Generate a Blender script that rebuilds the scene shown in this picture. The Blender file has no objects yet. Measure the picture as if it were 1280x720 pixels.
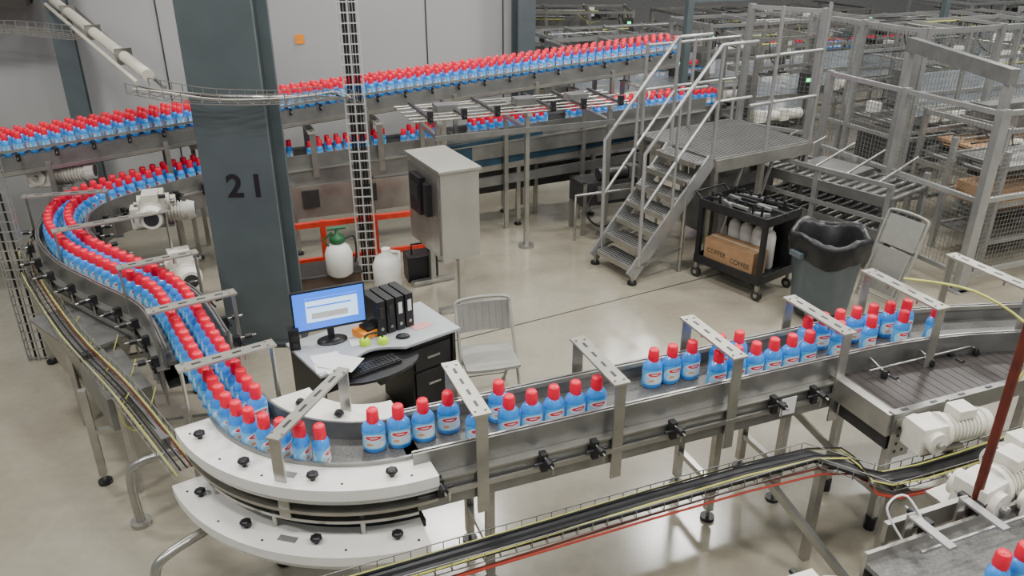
import bpy, math, random
from mathutils import Vector as V, Matrix
random.seed(7)
R=random.uniform
# ---------------------------------------------------------------- materials
def mat(name,col,rough=.5,metal=0,noise=.08,scale=12,emit=0,alpha=1,bump=0,coat=0):
    m=bpy.data.materials.new(name); m.use_nodes=True
    nt=m.node_tree; p=nt.nodes['Principled BSDF']
    tc=nt.nodes.new('ShaderNodeTexCoord'); n=nt.nodes.new('ShaderNodeTexNoise')
    n.inputs['Scale'].default_value=scale; n.inputs['Detail'].default_value=5
    nt.links.new(tc.outputs['Object'],n.inputs['Vector'])
    r=nt.nodes.new('ShaderNodeValToRGB')
    r.color_ramp.elements[0].position=.3; r.color_ramp.elements[1].position=.7
    r.color_ramp.elements[0].color=tuple(max(0,c*(1-noise)) for c in col)+(1,)
    r.color_ramp.elements[1].color=tuple(min(1,c*(1+noise)) for c in col)+(1,)
    nt.links.new(n.outputs['Fac'],r.inputs['Fac']); nt.links.new(r.outputs['Color'],p.inputs['Base Color'])
    p.inputs['Roughness'].default_value=rough; p.inputs['Metallic'].default_value=metal
    p.inputs['Coat Weight'].default_value=coat
    if emit:
        p.inputs['Emission Color'].default_value=tuple(col)+(1,); p.inputs['Emission Strength'].default_value=emit
    if alpha<1: p.inputs['Alpha'].default_value=alpha
    if bump:
        b=nt.nodes.new('ShaderNodeBump'); b.inputs['Strength'].default_value=bump
        nt.links.new(n.outputs['Fac'],b.inputs['Height']); nt.links.new(b.outputs['Normal'],p.inputs['Normal'])
    return m
STEEL=mat('stainless_steel',(.40,.39,.36),.30,.8,.14,6)
PLATE=mat('brushed_plate',(.25,.25,.24),.36,.7,.18,5)
CABM=mat('cabinet_steel',(.42,.41,.37),.40,.6,.12,2.5)
ALU=mat('aluminium',(.42,.42,.41),.33,.7,.1,8)
BARM=mat('perforated_bar',(.40,.385,.34),.38,.6,.1,8)
DST=mat('dark_steel',(.06,.06,.06),.42,.6,.2,8)
BELT=mat('belt_chain',(.14,.138,.13),.42,.3,.3,60)
BBELT=mat('brown_belt',(.050,.042,.040),.42,.25,.12,20)
WHITE=mat('white_uhmw',(.78,.77,.72),.4,0,.04,8)
MOTOR=mat('motor_paint',(.70,.68,.60),.35,0,.08,10)
BLACK=mat('black_plastic',(.012,.012,.014),.4,0,.2,20)
RUB=mat('black_bag',(.010,.010,.011),.34,0,.3,20,bump=.6)
RED=mat('red_cap',(.80,.004,.04),.35,0,.06,30)
BLUE=mat('blue_bottle',(.04,.27,.78),.18,0,.15,25,coat=.5)
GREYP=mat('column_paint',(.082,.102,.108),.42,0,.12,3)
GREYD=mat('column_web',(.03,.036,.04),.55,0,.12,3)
WALL=mat('wall_panel',(.36,.365,.365),.6,0,.06,.8)
TRIMD=mat('wall_dark',(.03,.026,.022),.7,0,.2,2)
TEAL=mat('teal_panel',(.016,.05,.078),.35,0,.2,5)
DESK=mat('desk_laminate',(.38,.40,.42),.4,0,.05,12)
CHAIR=mat('chair_beige',(.27,.27,.245),.4,.1,.06,15)
CARD=mat('cardboard',(.34,.20,.10),.8,0,.12,10)
CANG=mat('can_grey',(.085,.11,.125),.45,0,.1,10)
ORANGE=mat('red_rail_paint',(.55,.035,.015),.45,0,.15,10)
YEL=mat('yellow_cable',(.50,.50,.12),.5,0,.12,10)
REDC=mat('red_cable',(.30,.03,.015),.5,0,.12,10)
GRN=mat('green_plastic',(.02,.12,.045),.4,0,.1,10)
LIME=mat('hi_vis',(.5,.8,.02),.5,0,.1,10)
ORG=mat('orange_box',(.85,.28,.02),.5,0,.1,10)
PAPER=mat('paper',(.72,.72,.70),.7,0,.05,30)
RUST=mat('rust_pole',(.12,.022,.012),.5,.2,.25,15)
CREAM=mat('cream_pipe',(.48,.46,.38),.5,0,.1,6)
CLEAR=mat('clear_guard',(.62,.68,.74),.08,0,.05,3,alpha=.25)
SCR=mat('screen_blue',(.02,.12,.60),.3,0,.2,4,emit=2.0)
SCW=mat('screen_window',(.50,.72,.95),.3,0,.1,9,emit=1.3)
GLED=mat('green_lamp',(.05,.9,.3),.3,0,.05,9,emit=3)
LAMP=mat('lamp_lens',(1,.99,.96),.3,0,.01,3,emit=9)
def label_mat():
    m=bpy.data.materials.new('bottle_label'); m.use_nodes=True; nt=m.node_tree; p=nt.nodes['Principled BSDF']
    N=nt.nodes.new; L=nt.links.new
    uv=N('ShaderNodeUVMap'); uv.uv_map='UVMap'
    def ell(cx,cy,rx,ry):
        mp=N('ShaderNodeMapping'); mp.inputs['Location'].default_value=(-cx/rx,-cy/ry,0); mp.inputs['Scale'].default_value=(1/rx,1/ry,1)
        L(uv.outputs[0],mp.inputs['Vector'])
        ln=N('ShaderNodeVectorMath'); ln.operation='LENGTH'; L(mp.outputs[0],ln.inputs[0])
        c=N('ShaderNodeMath'); c.operation='LESS_THAN'; c.inputs[1].default_value=1; L(ln.outputs['Value'],c.inputs[0]); return c
    def mix(a,b,f):
        x=N('ShaderNodeMix'); x.data_type='RGBA'; L(f.outputs[0],x.inputs['Factor'])
        if isinstance(a,tuple): x.inputs['A'].default_value=a
        else: L(a,x.inputs['A'])
        x.inputs['B'].default_value=b; return x.outputs['Result']
    c=mix((.10,.42,.85,1),(.38,.70,.92,1),ell(.5,.42,.42,.52))
    c=mix(c,(.72,.85,.93,1),ell(.55,.28,.32,.20))
    c=mix(c,(.75,.85,.93,1),ell(.5,.66,.30,.20))
    c=mix(c,(.75,.03,.05,1),ell(.5,.68,.24,.13))
    c=mix(c,(.80,.86,.92,1),ell(.5,.68,.13,.035))
    c=mix(c,(.75,.40,.2,1),ell(.38,.26,.10,.09))
    L(c,p.inputs['Base Color']); p.inputs['Roughness'].default_value=.3
    return m
LABEL=label_mat()
def floor_mat():
    m=bpy.data.materials.new('polished_concrete'); m.use_nodes=True; nt=m.node_tree; p=nt.nodes['Principled BSDF']
    N=nt.nodes.new; L=nt.links.new
    tc=N('ShaderNodeTexCoord')
    n1=N('ShaderNodeTexNoise'); n1.inputs['Scale'].default_value=.5; n1.inputs['Detail'].default_value=8; n1.inputs['Roughness'].default_value=.65
    n2=N('ShaderNodeTexNoise'); n2.inputs['Scale'].default_value=14; n2.inputs['Detail'].default_value=8; n2.inputs['Roughness'].default_value=.7
    L(tc.outputs['Object'],n1.inputs['Vector']); L(tc.outputs['Object'],n2.inputs['Vector'])
    r=N('ShaderNodeValToRGB'); e=r.color_ramp.elements
    e[0].position=.3; e[0].color=(.265,.235,.172,1); e[1].position=.72; e[1].color=(.43,.40,.315,1)
    L(n1.outputs['Fac'],r.inputs['Fac'])
    mx=N('ShaderNodeMix'); mx.data_type='RGBA'; mx.blend_type='MULTIPLY'; mx.inputs['Factor'].default_value=.3
    L(r.outputs[0],mx.inputs['A']); L(n2.outputs['Fac'],mx.inputs['B']); L(mx.outputs['Result'],p.inputs['Base Color'])
    mr=N('ShaderNodeMapRange'); mr.inputs['To Min'].default_value=.08; mr.inputs['To Max'].default_value=.30
    L(n1.outputs['Fac'],mr.inputs['Value']); L(mr.outputs[0],p.inputs['Roughness'])
    p.inputs['Coat Weight'].default_value=.45; p.inputs['Coat Roughness'].default_value=.2
    p.inputs['Specular IOR Level'].default_value=.7
    return m
FLOOR=floor_mat()
# ---------------------------------------------------------------- mesh builder
class B:
    def __init__(s,name,loc=(0,0,0),az=0):
        s.name=name;s.loc=loc;s.az=math.radians(az);s.v=[];s.f=[];s.m=[];s.sm=[];s.uv=[];s.mats=[]
    def mi(s,m):
        if m not in s.mats: s.mats.append(m)
        return s.mats.index(m)
    def add(s,vs,fs,m,sm=False,uvs=None):
        o=len(s.v); s.v.extend([tuple(x) for x in vs]); k=s.mi(m)
        for i,f in enumerate(fs):
            s.f.append([o+j for j in f]); s.m.append(k); s.sm.append(sm); s.uv.append(uvs[i] if uvs else None)
    def hexa(s,p,m): s.add(p,[(0,3,2,1),(4,5,6,7),(0,1,5,4),(1,2,6,5),(2,3,7,6),(3,0,4,7)],m)
    def box(s,c,sz,m,az=0):
        ca,sa=math.cos(math.radians(az)),math.sin(math.radians(az)); x,y,z=[q/2 for q in sz]
        P=[]
        for dz in(-z,z):
            for dx,dy in((-x,-y),(x,-y),(x,y),(-x,y)):
                P.append((c[0]+dx*ca-dy*sa,c[1]+dx*sa+dy*ca,c[2]+dz))
        s.hexa(P,m)
    def beam(s,p0,p1,w,h,m,ref=None):
        p0,p1=V(p0),V(p1); d=(p1-p0)
        if d.length<1e-6: return
        d.normalize(); z=V((0,0,1)) if abs(d.z)<.95 else V(ref if ref else (0,1,0))
        a=d.cross(z).normalized(); u=a.cross(d).normalized()
        P=[]
        for q in(p0,p1):
            for i,j in((-1,-1),(1,-1),(1,1),(-1,1)): P.append(q+a*(i*w/2)+u*(j*h/2))
        s.hexa(P,m)
    def cyl(s,p0,p1,r,m,n=10,r1=None):
        s.tube([p0,p1],r,m,n,r1)
    def tube(s,pts,r,m,n=8,r1=None):
        pts=[V(p) for p in pts]; vs=[];fs=[]; K=len(pts); prev=None
        for i,p in enumerate(pts):
            t=(pts[min(i+1,K-1)]-pts[max(i-1,0)]).normalized()
            if prev is None:
                z=V((0,0,1)) if abs(t.z)<.9 else V((1,0,0)); a=t.cross(z).normalized()
            else: a=(prev-t*prev.dot(t)).normalized()
            prev=a; b=t.cross(a); rr=r if (r1 is None or i==0) else r1
            for j in range(n):
                q=2*math.pi*j/n; vs.append(p+a*(rr*math.cos(q))+b*(rr*math.sin(q)))
        for i in range(K-1):
            for j in range(n): fs.append((i*n+j,i*n+(j+1)%n,(i+1)*n+(j+1)%n,(i+1)*n+j))
        s.add(vs,fs,m,n>5)
        s.add(vs[:n],[tuple(range(n))[::-1]],m); s.add(vs[-n:],[tuple(range(n))],m)
    def strip(s,path,o0,o1,z0,z1,m):
        L=[tang(path,i) for i in range(len(path))]; vs=[];fs=[]
        for (p,t) in zip(path,L):
            nx,ny=-t[1],t[0]
            for o,z in((o0,z0),(o1,z0),(o1,z1),(o0,z1)): vs.append((p[0]+nx*o,p[1]+ny*o,p[2]+z))
        K=len(path)
        for i in range(K-1):
            for j in range(4): fs.append((i*4+j,i*4+(j+1)%4,(i+1)*4+(j+1)%4,(i+1)*4+j))
        fs+= [(3,2,1,0),tuple((K-1)*4+j for j in range(4))]
        s.add(vs,fs,m)
    def prism(s,poly,z0,z1,m):
        n=len(poly); vs=[(x,y,z0) for x,y in poly]+[(x,y,z1) for x,y in poly]
        s.add(vs,[tuple(range(n))[::-1],tuple(range(n,2*n))]+[(i,(i+1)%n,n+(i+1)%n,n+i) for i in range(n)],m)
    def lathe(s,c,prof,m,n=20,sx=1,sy=1,wob=0,cap=True):
        vs=[];fs=[]
        for r,z in prof:
            for j in range(n):
                q=2*math.pi*j/n; k=r*(1+(R(-wob,wob) if wob else 0)); vs.append((c[0]+k*math.cos(q)*sx,c[1]+k*math.sin(q)*sy,c[2]+z+(R(-wob,wob)*.5 if wob else 0)))
        K=len(prof)
        for i in range(K-1):
            for j in range(n): fs.append((i*n+j,i*n+(j+1)%n,(i+1)*n+(j+1)%n,(i+1)*n+j))
        s.add(vs,fs,m,True); s.add(vs[:n],[tuple(range(n))[::-1]],m)
        if cap: s.add(vs[-n:],[tuple(range(n))],m)
    def done(s,bevel=0):
        me=bpy.data.meshes.new(s.name); me.from_pydata(s.v,[],s.f); 
        for m in s.mats: me.materials.append(m)
        me.polygons.foreach_set('material_index',s.m); me.polygons.foreach_set('use_smooth',s.sm)
        if any(u for u in s.uv):
            l=me.uv_layers.new(name='UVMap'); d=[]
            for f,u in zip(s.f,s.uv):
                for k in range(len(f)): d.extend(u[k] if u else (0,0))
            l.data.foreach_set('uv',d)
        me.update(); o=bpy.data.objects.new(s.name,me); bpy.context.collection.objects.link(o)
        o.location=s.loc; o.rotation_euler=(0,0,s.az)
        if bevel:
            q=o.modifiers.new('bevel','BEVEL'); q.width=bevel; q.segments=2; q.limit_method='ANGLE'
        return o
def tang(path,i):
    a=path[max(i-1,0)]; b=path[min(i+1,len(path)-1)]; dx,dy=b[0]-a[0],b[1]-a[1]; l=math.hypot(dx,dy) or 1
    return dx/l,dy/l
def smooth(pts,n=6):
    out=[]; P=[pts[0]]+list(pts)+[pts[-1]]
    for i in range(1,len(P)-2):
        for k in range(n):
            t=k/n; out.append(tuple(.5*((2*P[i][c])+(-P[i-1][c]+P[i+1][c])*t+(2*P[i-1][c]-5*P[i][c]+4*P[i+1][c]-P[i+2][c])*t*t+(-P[i-1][c]+3*P[i][c]-3*P[i+1][c]+P[i+2][c])*t**3) for c in range(3)))
    out.append(tuple(pts[-1])); return out
def offset(path,o):
    return [(p[0]-tang(path,i)[1]*o,p[1]+tang(path,i)[0]*o,p[2]) for i,p in enumerate(path)]
def walk(path,step,start=0):
    out=[];acc=-start
    for i in range(len(path)-1):
        a,b=V(path[i]),V(path[i+1]); l=(b-a).length
        if l<1e-6: continue
        while acc<=l:
            if acc>=0: out.append((a.lerp(b,acc/l),math.atan2((b-a).y,(b-a).x)))
            acc+=step
        acc-=l
    return out
def arc(c,r,a0,a1,z,n=16):
    return [(c[0]+r*math.cos(math.radians(a0+(a1-a0)*i/n)),c[1]+r*math.sin(math.radians(a0+(a1-a0)*i/n)),z) for i in range(n+1)]
# ---------------------------------------------------------------- shared parts
def bottle(b,p,ang,n=14,k_=1.0,wide=1.0):
    ca,sa=math.cos(ang),math.sin(ang); W,D=.063*k_*wide,.048*k_*wide; H=1.10*k_
    prof=[(.86,0),(1,.012),(1,.03),(.96,.075),(1,.125),(.94,.150),(.70,.170),(.42,.185)]
    prof=[(a,z*H) for a,z in prof]
    rings=[[(W*k*math.cos(2*math.pi*j/n),D*k*math.sin(2*math.pi*j/n),z) for j in range(n)] for k,z in prof]
    def tr(q): return (p[0]+q[0]*ca-q[1]*sa,p[1]+q[0]*sa+q[1]*ca,p[2]+q[2])
    vs=[tr(q) for r in rings for q in r]; fb=[];fl=[];ul=[]
    for i in range(len(prof)-1):
        for j in range(n):
            f=(i*n+j,i*n+(j+1)%n,(i+1)*n+(j+1)%n,(i+1)*n+j)
            if 2<=i<=3:
                v0=(prof[i][1]/H-.03)/.095; v1=(prof[i+1][1]/H-.03)/.095
                h=n//2; u0=(j%h)/h; u1=u0+1/h
                fl.append(f); ul.append([(u0,v0),(u1,v0),(u1,v1),(u0,v1)])
            else: fb.append(f)
    b.add(vs,fb,BLUE,True)
    o=len(b.v)-len(vs); k=b.mi(LABEL)
    for f,u in zip(fl,ul):
        b.f.append([o+q for q in f]); b.m.append(k); b.sm.append(True); b.uv.append(u)
    m=10; cp=[(.036,.172),(.037,.19),(.034,.240),(.028,.248)]; vs=[]; fs=[]
    for r,z in cp:
        for j in range(m): vs.append((p[0]+k_*r*math.cos(2*math.pi*j/m),p[1]+k_*r*math.sin(2*math.pi*j/m),p[2]+z*H))
    for i in range(3):
        for j in range(m): fs.append((i*m+j,i*m+(j+1)%m,(i+1)*m+(j+1)%m,(i+1)*m+j))
    b.add(vs,fs+[tuple(range(3*m,4*m))],RED,True)
def clamp(b,x,y,z,dx,dy):
    p=V((x,y,z)); d=V((dx,dy,0)); t=V((-dy,dx,0))
    b.beam(p-V((0,0,.07)),p+V((0,0,.05)),.04,.05,BLACK,(dx,dy,0))
    b.cyl(p-d*.02+V((0,0,.03)),p+d*.14+V((0,0,.03)),.007,STEEL,6)
    b.cyl(p+d*.06+V((0,0,.03)),p+d*.11+V((0,0,.03)),.022,BLACK,8)
    b.cyl(p+t*-.07+d*.03,p+t*.07+d*.03,.009,BLACK,6)
    b.cyl(p+t*.05+d*.03,p+t*.05+d*.03-V((0,0,.1)),.006,STEEL,5)
def portal(b,x,y,nx,ny,L,zt,zb,w=.095,mt=STEEL,far=.9):
    t=V((-ny,nx,0)); p=V((x,y,0)); q=p+V((nx,ny,0))*L; up=V((0,0,1))
    b.beam(p+up*zb,p+up*zt,.07,.012,mt,(nx,ny,0)); b.beam(q+up*far,q+up*zt,.07,.012,mt,(nx,ny,0))
    b.beam(p-V((nx,ny,0))*.02+up*zt,q+V((nx,ny,0))*.02+up*zt,w,.014,BARM)
    for k in range(4):
        c=p.lerp(q,.12+.22*k)+up*(zt+.0075); b.beam(c,c+V((nx,ny,0))*(L*.1),.016,.003,DST)
    for o in(-.03,.03):
        for f in(.04,.95): c=p.lerp(q,f)+t*o+up*(zt+.007); b.cyl(c,c+up*.008,.008,STEEL,6)
    for f in (.3,.7): c=p.lerp(q,f)+up*zt; b.cyl(c,c-up*.06,.007,STEEL,6)
def wiretray(b,pts,w=.2,h=.06,m=STEEL,step=.1,r=.006):
    P=[tuple(p) for p in pts]
    for o,z in((-w/2,h),(-w/2,0),(-w/6,0),(w/6,0),(w/2,0),(w/2,h)):
        q=[V(x)+V((0,0,z)) for x in offset(P,o)]
        for i in range(len(q)-1): b.beam(q[i],q[i+1],r,r,m)
    for p,a in walk(P,step):
        n=V((-math.sin(a),math.cos(a),0)); u=V((0,0,h)); A=p-n*w/2; C=p+n*w/2
        b.beam(A+u,A,r,r,m); b.beam(A,C,r,r,m); b.beam(C,C+u,r,r,m)
def vtray(b,x,y,z0,z1,w,az,d=.06,m=STEEL,step=.1,r=.008):
    c,s=math.cos(math.radians(az)),math.sin(math.radians(az)); X=V((c,s,0)); Y=V((-s,c,0)); p=V((x,y,0))
    for o,e in((-w/2,0),(-w/2,-d),(w/2,-d),(w/2,0),(0,-d)):
        b.beam(p+X*o+Y*e+V((0,0,z0)),p+X*o+Y*e+V((0,0,z1)),r,r,m)
    z=z0+.03
    while z<z1:
        u=V((0,0,z)); b.beam(p-X*w/2-Y*d+u,p+X*w/2-Y*d+u,r,r,m); b.beam(p-X*w/2+u,p-X*w/2-Y*d+u,r,r,m); b.beam(p+X*w/2+u,p+X*w/2-Y*d+u,r,r,m); z+=step
def cables(b,pts,mats,spread=.05,r=.008,z=.02):
    for k,m in enumerate(mats):
        o=(k-(len(mats)-1)/2)*spread
        q=smooth([(p[0],p[1],p[2]+z+R(0,.03)) for p in offset([tuple(x) for x in pts],o+R(-.01,.01))],4)
        b.tube(q,r,m,5)
def mesh_panel(b,p0,p1,z0,z1,sp=.06,r=.004,m=ALU):
    p0,p1=V((p0[0],p0[1],0)),V((p1[0],p1[1],0)); L=(p1-p0).length; n=int(L/sp)
    for i in range(1,n): 
        q=p0.lerp(p1,i/n); b.beam(q+V((0,0,z0)),q+V((0,0,z1)),r,r,m)
    k=int((z1-z0)/sp)
    for i in range(1,k):
        z=z0+(z1-z0)*i/k; b.beam(p0+V((0,0,z)),p1+V((0,0,z)),r,r,m)
def leg(b,x,y,z,m=STEEL,w=.05):
    b.box((x,y,(z+.08)/2),(w,w,z-.08),m,21.5); b.cyl((x,y,.02),(x,y,.1),.012,STEEL,6); b.cyl((x,y,0),(x,y,.025),.05,BLACK,12)
def motor(name,loc,az,s=1):
    b=B(name,loc,az)
    b.cyl((0,0,0),(.26*s,0,0),.075*s,MOTOR,16)
    for i in range(8): b.cyl((.03*s+i*.025*s,0,0),(.038*s+i*.025*s,0,0),.088*s,MOTOR,16)
    b.cyl((.25*s,0,0),(.31*s,0,0),.088*s,MOTOR,16,.07*s)
    b.cyl((.311*s,0,0),(.313*s,0,0),.05*s,DST,14)
    b.cyl((-.03*s,0,0),(.0,0,0),.1*s,MOTOR,16)
    b.box((-.11*s,0,-.01*s),(.17*s,.15*s,.17*s),MOTOR); b.cyl((-.11*s,-.11*s,-.01*s),(-.11*s,.11*s,-.01*s),.065*s,MOTOR,16)
    b.cyl((-.11*s,-.14*s,-.01*s),(-.11*s,.14*s,-.01*s),.02*s,STEEL,10)
    b.box((.11*s,0,.105*s),(.12*s,.11*s,.06*s),MOTOR); b.cyl((.11*s,.05*s,.1*s),(.11*s,.10*s,.1*s),.015*s,BLACK,8)
    b.box((-.02*s,0,-.10*s),(.3*s,.14*s,.02*s),STEEL)
    return b.done(.004)
# ================================================================ ROOM
b=B('floor'); b.box((4,12,-.1),(34,32,.2),FLOOR); b.done()
a_=(.930,.3665); b_=(-.3665,.930)
def lin(p,s,t=0,z=0): return (p[0]+a_[0]*s+b_[0]*t,p[1]+a_[1]*s+b_[1]*t,z)
b=B('floor_joint')
for p,q in (((-.6,6.9,.002),(3.1,8.9,.002)),((-3.5,2.2,.002),(-1.6,2.95,.002))): b.beam(p,q,.012,.003,DST)
b.done()
W0=(-2.3,11.35)
b=B('wall_back'); c=lin(W0,-3.9); b.box((c[0],c[1],2.5),(12.8,.15,5),WALL,21.5)
for k in range(-9,3):
    p=lin(W0,k*1.15,-.078); b.box((p[0],p[1],2.5),(.018,.01,5),GREYD,21.5)
b.done()
b=B('wall_far'); b.box((12,26,2.5),(30,.2,5),mat('far_wall',(.20,.20,.20),.7)); b.done()
b=B('wall_left'); b.box((-11,8,2.5),(.2,20,5),WALL); b.done()
b=B('overhead_duct'); c=lin(W0,-6.2,-.45); b.box((c[0],c[1],3.13),(5.2,.5,.5),TRIMD,21.5)
for k in range(5):
    c=lin(W0,-8.2+k,-.45); b.box((c[0],c[1],3.13),(.04,.54,.54),DST,21.5)
b.done()
for p,w in ((lin(W0,-3.35,-.3),.22),(lin(W0,2.55,-.25),.26)):
    b=B('wall_column',(p[0],p[1],0),21.5)
    for y in(-.13,.13): b.box((0,y,2.5),(w,.03,5),GREYP)
    b.box((0,0,2.5),(.03,.26,5),GREYP); b.box((0,0,.01),(w+.15,.4,.03),GREYP); b.done()
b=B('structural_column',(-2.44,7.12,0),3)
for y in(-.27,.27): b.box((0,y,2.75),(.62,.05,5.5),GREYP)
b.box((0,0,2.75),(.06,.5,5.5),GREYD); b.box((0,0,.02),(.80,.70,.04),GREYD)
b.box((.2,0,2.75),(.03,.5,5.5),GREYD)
for x in(-.36,.36):
    for y in(-.3,.3): b.cyl((x,y,.04),(x,y,.1),.02,STEEL,8)
col=b.done(.004)
tx=bpy.data.curves.new('number_marking','FONT'); tx.body='21'; tx.size=.29; tx.extrude=.001; tx.offset=.008; tx.align_x='CENTER'; tx.space_character=1.35
to=bpy.data.objects.new('number_marking',tx); bpy.context.collection.objects.link(to); tx.materials.append(BLACK)
to.parent=col; to.location=(.06,-.298,1.52); to.rotation_euler=(math.pi/2,0,0)
b=B('wall_sticker'); p=lin(W0,-.6,-.085); b.box((p[0],p[1],2.3),(.12,.004,.12),ORG,21.5); b.done()
# ================================================================ MAIN BOTTLE LINE
C=(-.95,4.62); AL=214.; AR=291.5
up=smooth([(-2.82,9.38,1.08),(-3.5,9.02,1.03),(-4.08,8.45,1.0),(-4.40,7.78,1),(-4.27,7.12,1),(-3.80,6.50,1),(-3.25,6.05,1),(-2.66,5.58,1),(-2.2,4.9,1)],6)
arcm=arc(C,.885,AL,AR,1.0,18)
O=(C[0]+.885*a_[1],C[1]-.885*a_[0])
def F(s,t,z=1.0): return lin(O,s,t,z)
pathF=[F(0,0),F(1,0),F(2,0),F(2.9,0)]+smooth([F(2.95,0),F(3.3,.0),(3.0,5.16,1.0),(3.6,5.24,1.0),(4.6,5.32,1)],5)[1:]
def guides(b,path):
    b.strip(path,-.21,.21,-.03,0,BELT)
    b.strip(path,-.225,-.212,-.04,.115,PLATE); b.strip(path,.212,.225,-.04,.125,PLATE)
    b.strip(path,-.27,-.257,-.24,-.05,PLATE); b.strip(path,.257,.27,-.24,-.05,PLATE)
    b.strip(path,-.285,-.20,-.055,-.042,STEEL); b.strip(path,.20,.285,-.055,-.042,STEEL)
    b.strip(path,-.23,.23,-.205,-.195,DST)
    b.strip(path,-.30,-.285,-.15,-.12,STEEL)
    b.strip(path,-.207,-.193,.09,.12,STEEL); b.strip(path,.193,.207,.09,.12,STEEL)
b=B('bottle_conveyor')
guides(b,up)
for x,y,n,L in ((-1.97,4.10,(.83,.56),.55),(-2.46,4.85,(.83,.56),.56),(-3.0,5.60,(.83,.56),.56),(-3.90,6.38,(.82,.57),.9),(-4.66,7.3,(.97,.24),.72)):
    portal(b,x,y,n[0],n[1],L,1.36,.62)
for p,a in walk(up,.36,.1):
    for sg in(-1,1):
        n=V((-math.sin(a),math.cos(a),0))*sg; q=p+n*.28; clamp(b,q.x,q.y,p.z-.02,n.x,n.y)
for x,y in((-3.0,4.75),(-2.2,4.55),(-3.4,5.75),(-2.75,6.0),(-4.3,6.5),(-4.7,7.7),(-4.1,7.5),(-3.8,9.0),(-3.4,8.8)): leg(b,x,y,.80)
b.beam((-3.0,4.75,.45),(-2.2,4.95,.45),.04,.04,STEEL); b.beam((-3.4,5.75,.45),(-2.75,6.0,.45),.04,.04,STEEL)
b.tube(smooth([(-2.55,4.31,0),(-2.56,4.32,.35),(-2.50,4.35,.48),(-2.2,4.45,.52),(-1.9,4.5,.52)],5),.03,STEEL,10); b.cyl((-2.55,4.31,0),(-2.55,4.31,.03),.07,STEEL,14)
b.tube(smooth([(-2.05,3.45,0),(-2.05,3.47,.36),(-1.97,3.55,.46),(-1.7,3.85,.48)],5),.03,STEEL,10); b.cyl((-2.05,3.45,0),(-2.05,3.45,.03),.07,STEEL,14)
# stainless drive hoppers beside the belt
def hopper(cx,cy,az,L,W):
    ca,sa=math.cos(math.radians(az)),math.sin(math.radians(az))
    P=[]
    for z,k in((.35,.6),(.80,1)):
        for dx,dy in((-1,-1),(1,-1),(1,1),(-1,1)): P.append((cx+dx*L/2*k*ca-dy*W/2*k*sa,cy+dx*L/2*k*sa+dy*W/2*k*ca,z))
    b.hexa(P,STEEL); b.box((cx,cy,.81),(L*1.04,W*1.06,.02),PLATE,az)
    b.cyl((cx-ca*L*.35,cy-sa*L*.35,.3),(cx+ca*L*.35,cy+sa*L*.35,.3),.06,STEEL,12)
hopper(-3.45,5.68,-40,.85,.42); b.box((-2.95,5.1,.62),(.8,.3,.26),PLATE,-50)
b.beam((-4.2,6.6,.75),(-2.2,4.2,.75),.05,.08,PLATE)
b.done()
b=B('curved_conveyor')
def ring(r0,r1,z0,z1,m,a0=AL-1,a1=AR+5):
    b.strip(arc(C,(r0+r1)/2,a0,a1,0,28),-(r1-r0)/2,(r1-r0)/2,z0,z1,m)
ring(.66,1.08,.97,1.0,BELT); ring(1.05,1.25,.975,1.045,WHITE); ring(1.07,1.23,.935,.972,WHITE)
ring(.42,.70,.985,1.045,WHITE); ring(1.05,1.22,.85,.87,STEEL); ring(1.00,1.18,.76,.78,STEEL,AL,AR); ring(.45,1.0,.80,.83,DST,AL,AR)
ring(1.09,1.33,.60,.66,WHITE,AL-1,AR+1); ring(1.11,1.31,.56,.597,WHITE,AL-1,AR+1); ring(1.02,1.2,.50,.52,STEEL,AL,AR-5); ring(.45,1.0,.50,.55,DST)
ring(.715,.73,1.0,1.12,PLATE,AL,AR+3); ring(1.035,1.05,1.0,1.07,PLATE,AL,AR+5)
for a in(222,243,264,285):
    for z,r in ((1.045,1.16),(.66,1.22)):
        x=C[0]+r*math.cos(math.radians(a)); y=C[1]+r*math.sin(math.radians(a))
        b.cyl((x,y,z),(x,y,z+.02),.014,BLACK,8); b.lathe((x,y,z+.02),[(.02,0),(.034,.008),(.034,.02),(.02,.028)],BLACK,7)
for a in (230,260):
    r=.56; x=C[0]+r*math.cos(math.radians(a)); y=C[1]+r*math.sin(math.radians(a)); b.lathe((x,y,1.045),[(.015,0),(.034,.02),(.02,.04)],BLACK,7)
for z,r in((1.046,1.14),(.661,1.22)):
    x=C[0]+r*math.cos(math.radians(256)); y=C[1]+r*math.sin(math.radians(256)); b.box((x,y,z),(.11,.045,.003),ALU,-14)
    for a in (218,235,250,272,290): 
        x=C[0]+(r+.05)*math.cos(math.radians(a)); y=C[1]+(r+.05)*math.sin(math.radians(a)); b.cyl((x,y,z-.002),(x,y,z+.001),.008,DST,8)
for a in (224,250,276): 
    r=1.14; x=C[0]+r*math.cos(math.radians(a)); y=C[1]+r*math.sin(math.radians(a)); b.cyl((x,y,.60),(x,y,.95),.016,STEEL,8)
for a in(232,285):
    r=.85; leg(b,C[0]+r*math.cos(math.radians(a)),C[1]+r*math.sin(math.radians(a)),.85)
portal(b,-1.24,3.45,.31,.95,.72,1.33,.80,.075)
b.done()
b=B('bottle_conveyor')
guides(b,pathF)
for s in(.38,1.24,2.06,2.91): 
    p=F(s,-.292); portal(b,p[0],p[1],b_[0],b_[1],.57,1.335,.66,.105)
for s in(3.62,4.45):
    p=F(s,-.36); portal(b,p[0],p[1],b_[0],b_[1],.66,1.42,.80,.11)
for s in(.12,.75,1.08,1.62,2.38,2.70,3.3,3.9):
    for sg in(-1,1):
        p=F(s,sg*.30,.93); clamp(b,p[0],p[1],p[2],b_[0]*sg,b_[1]*sg)
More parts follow.
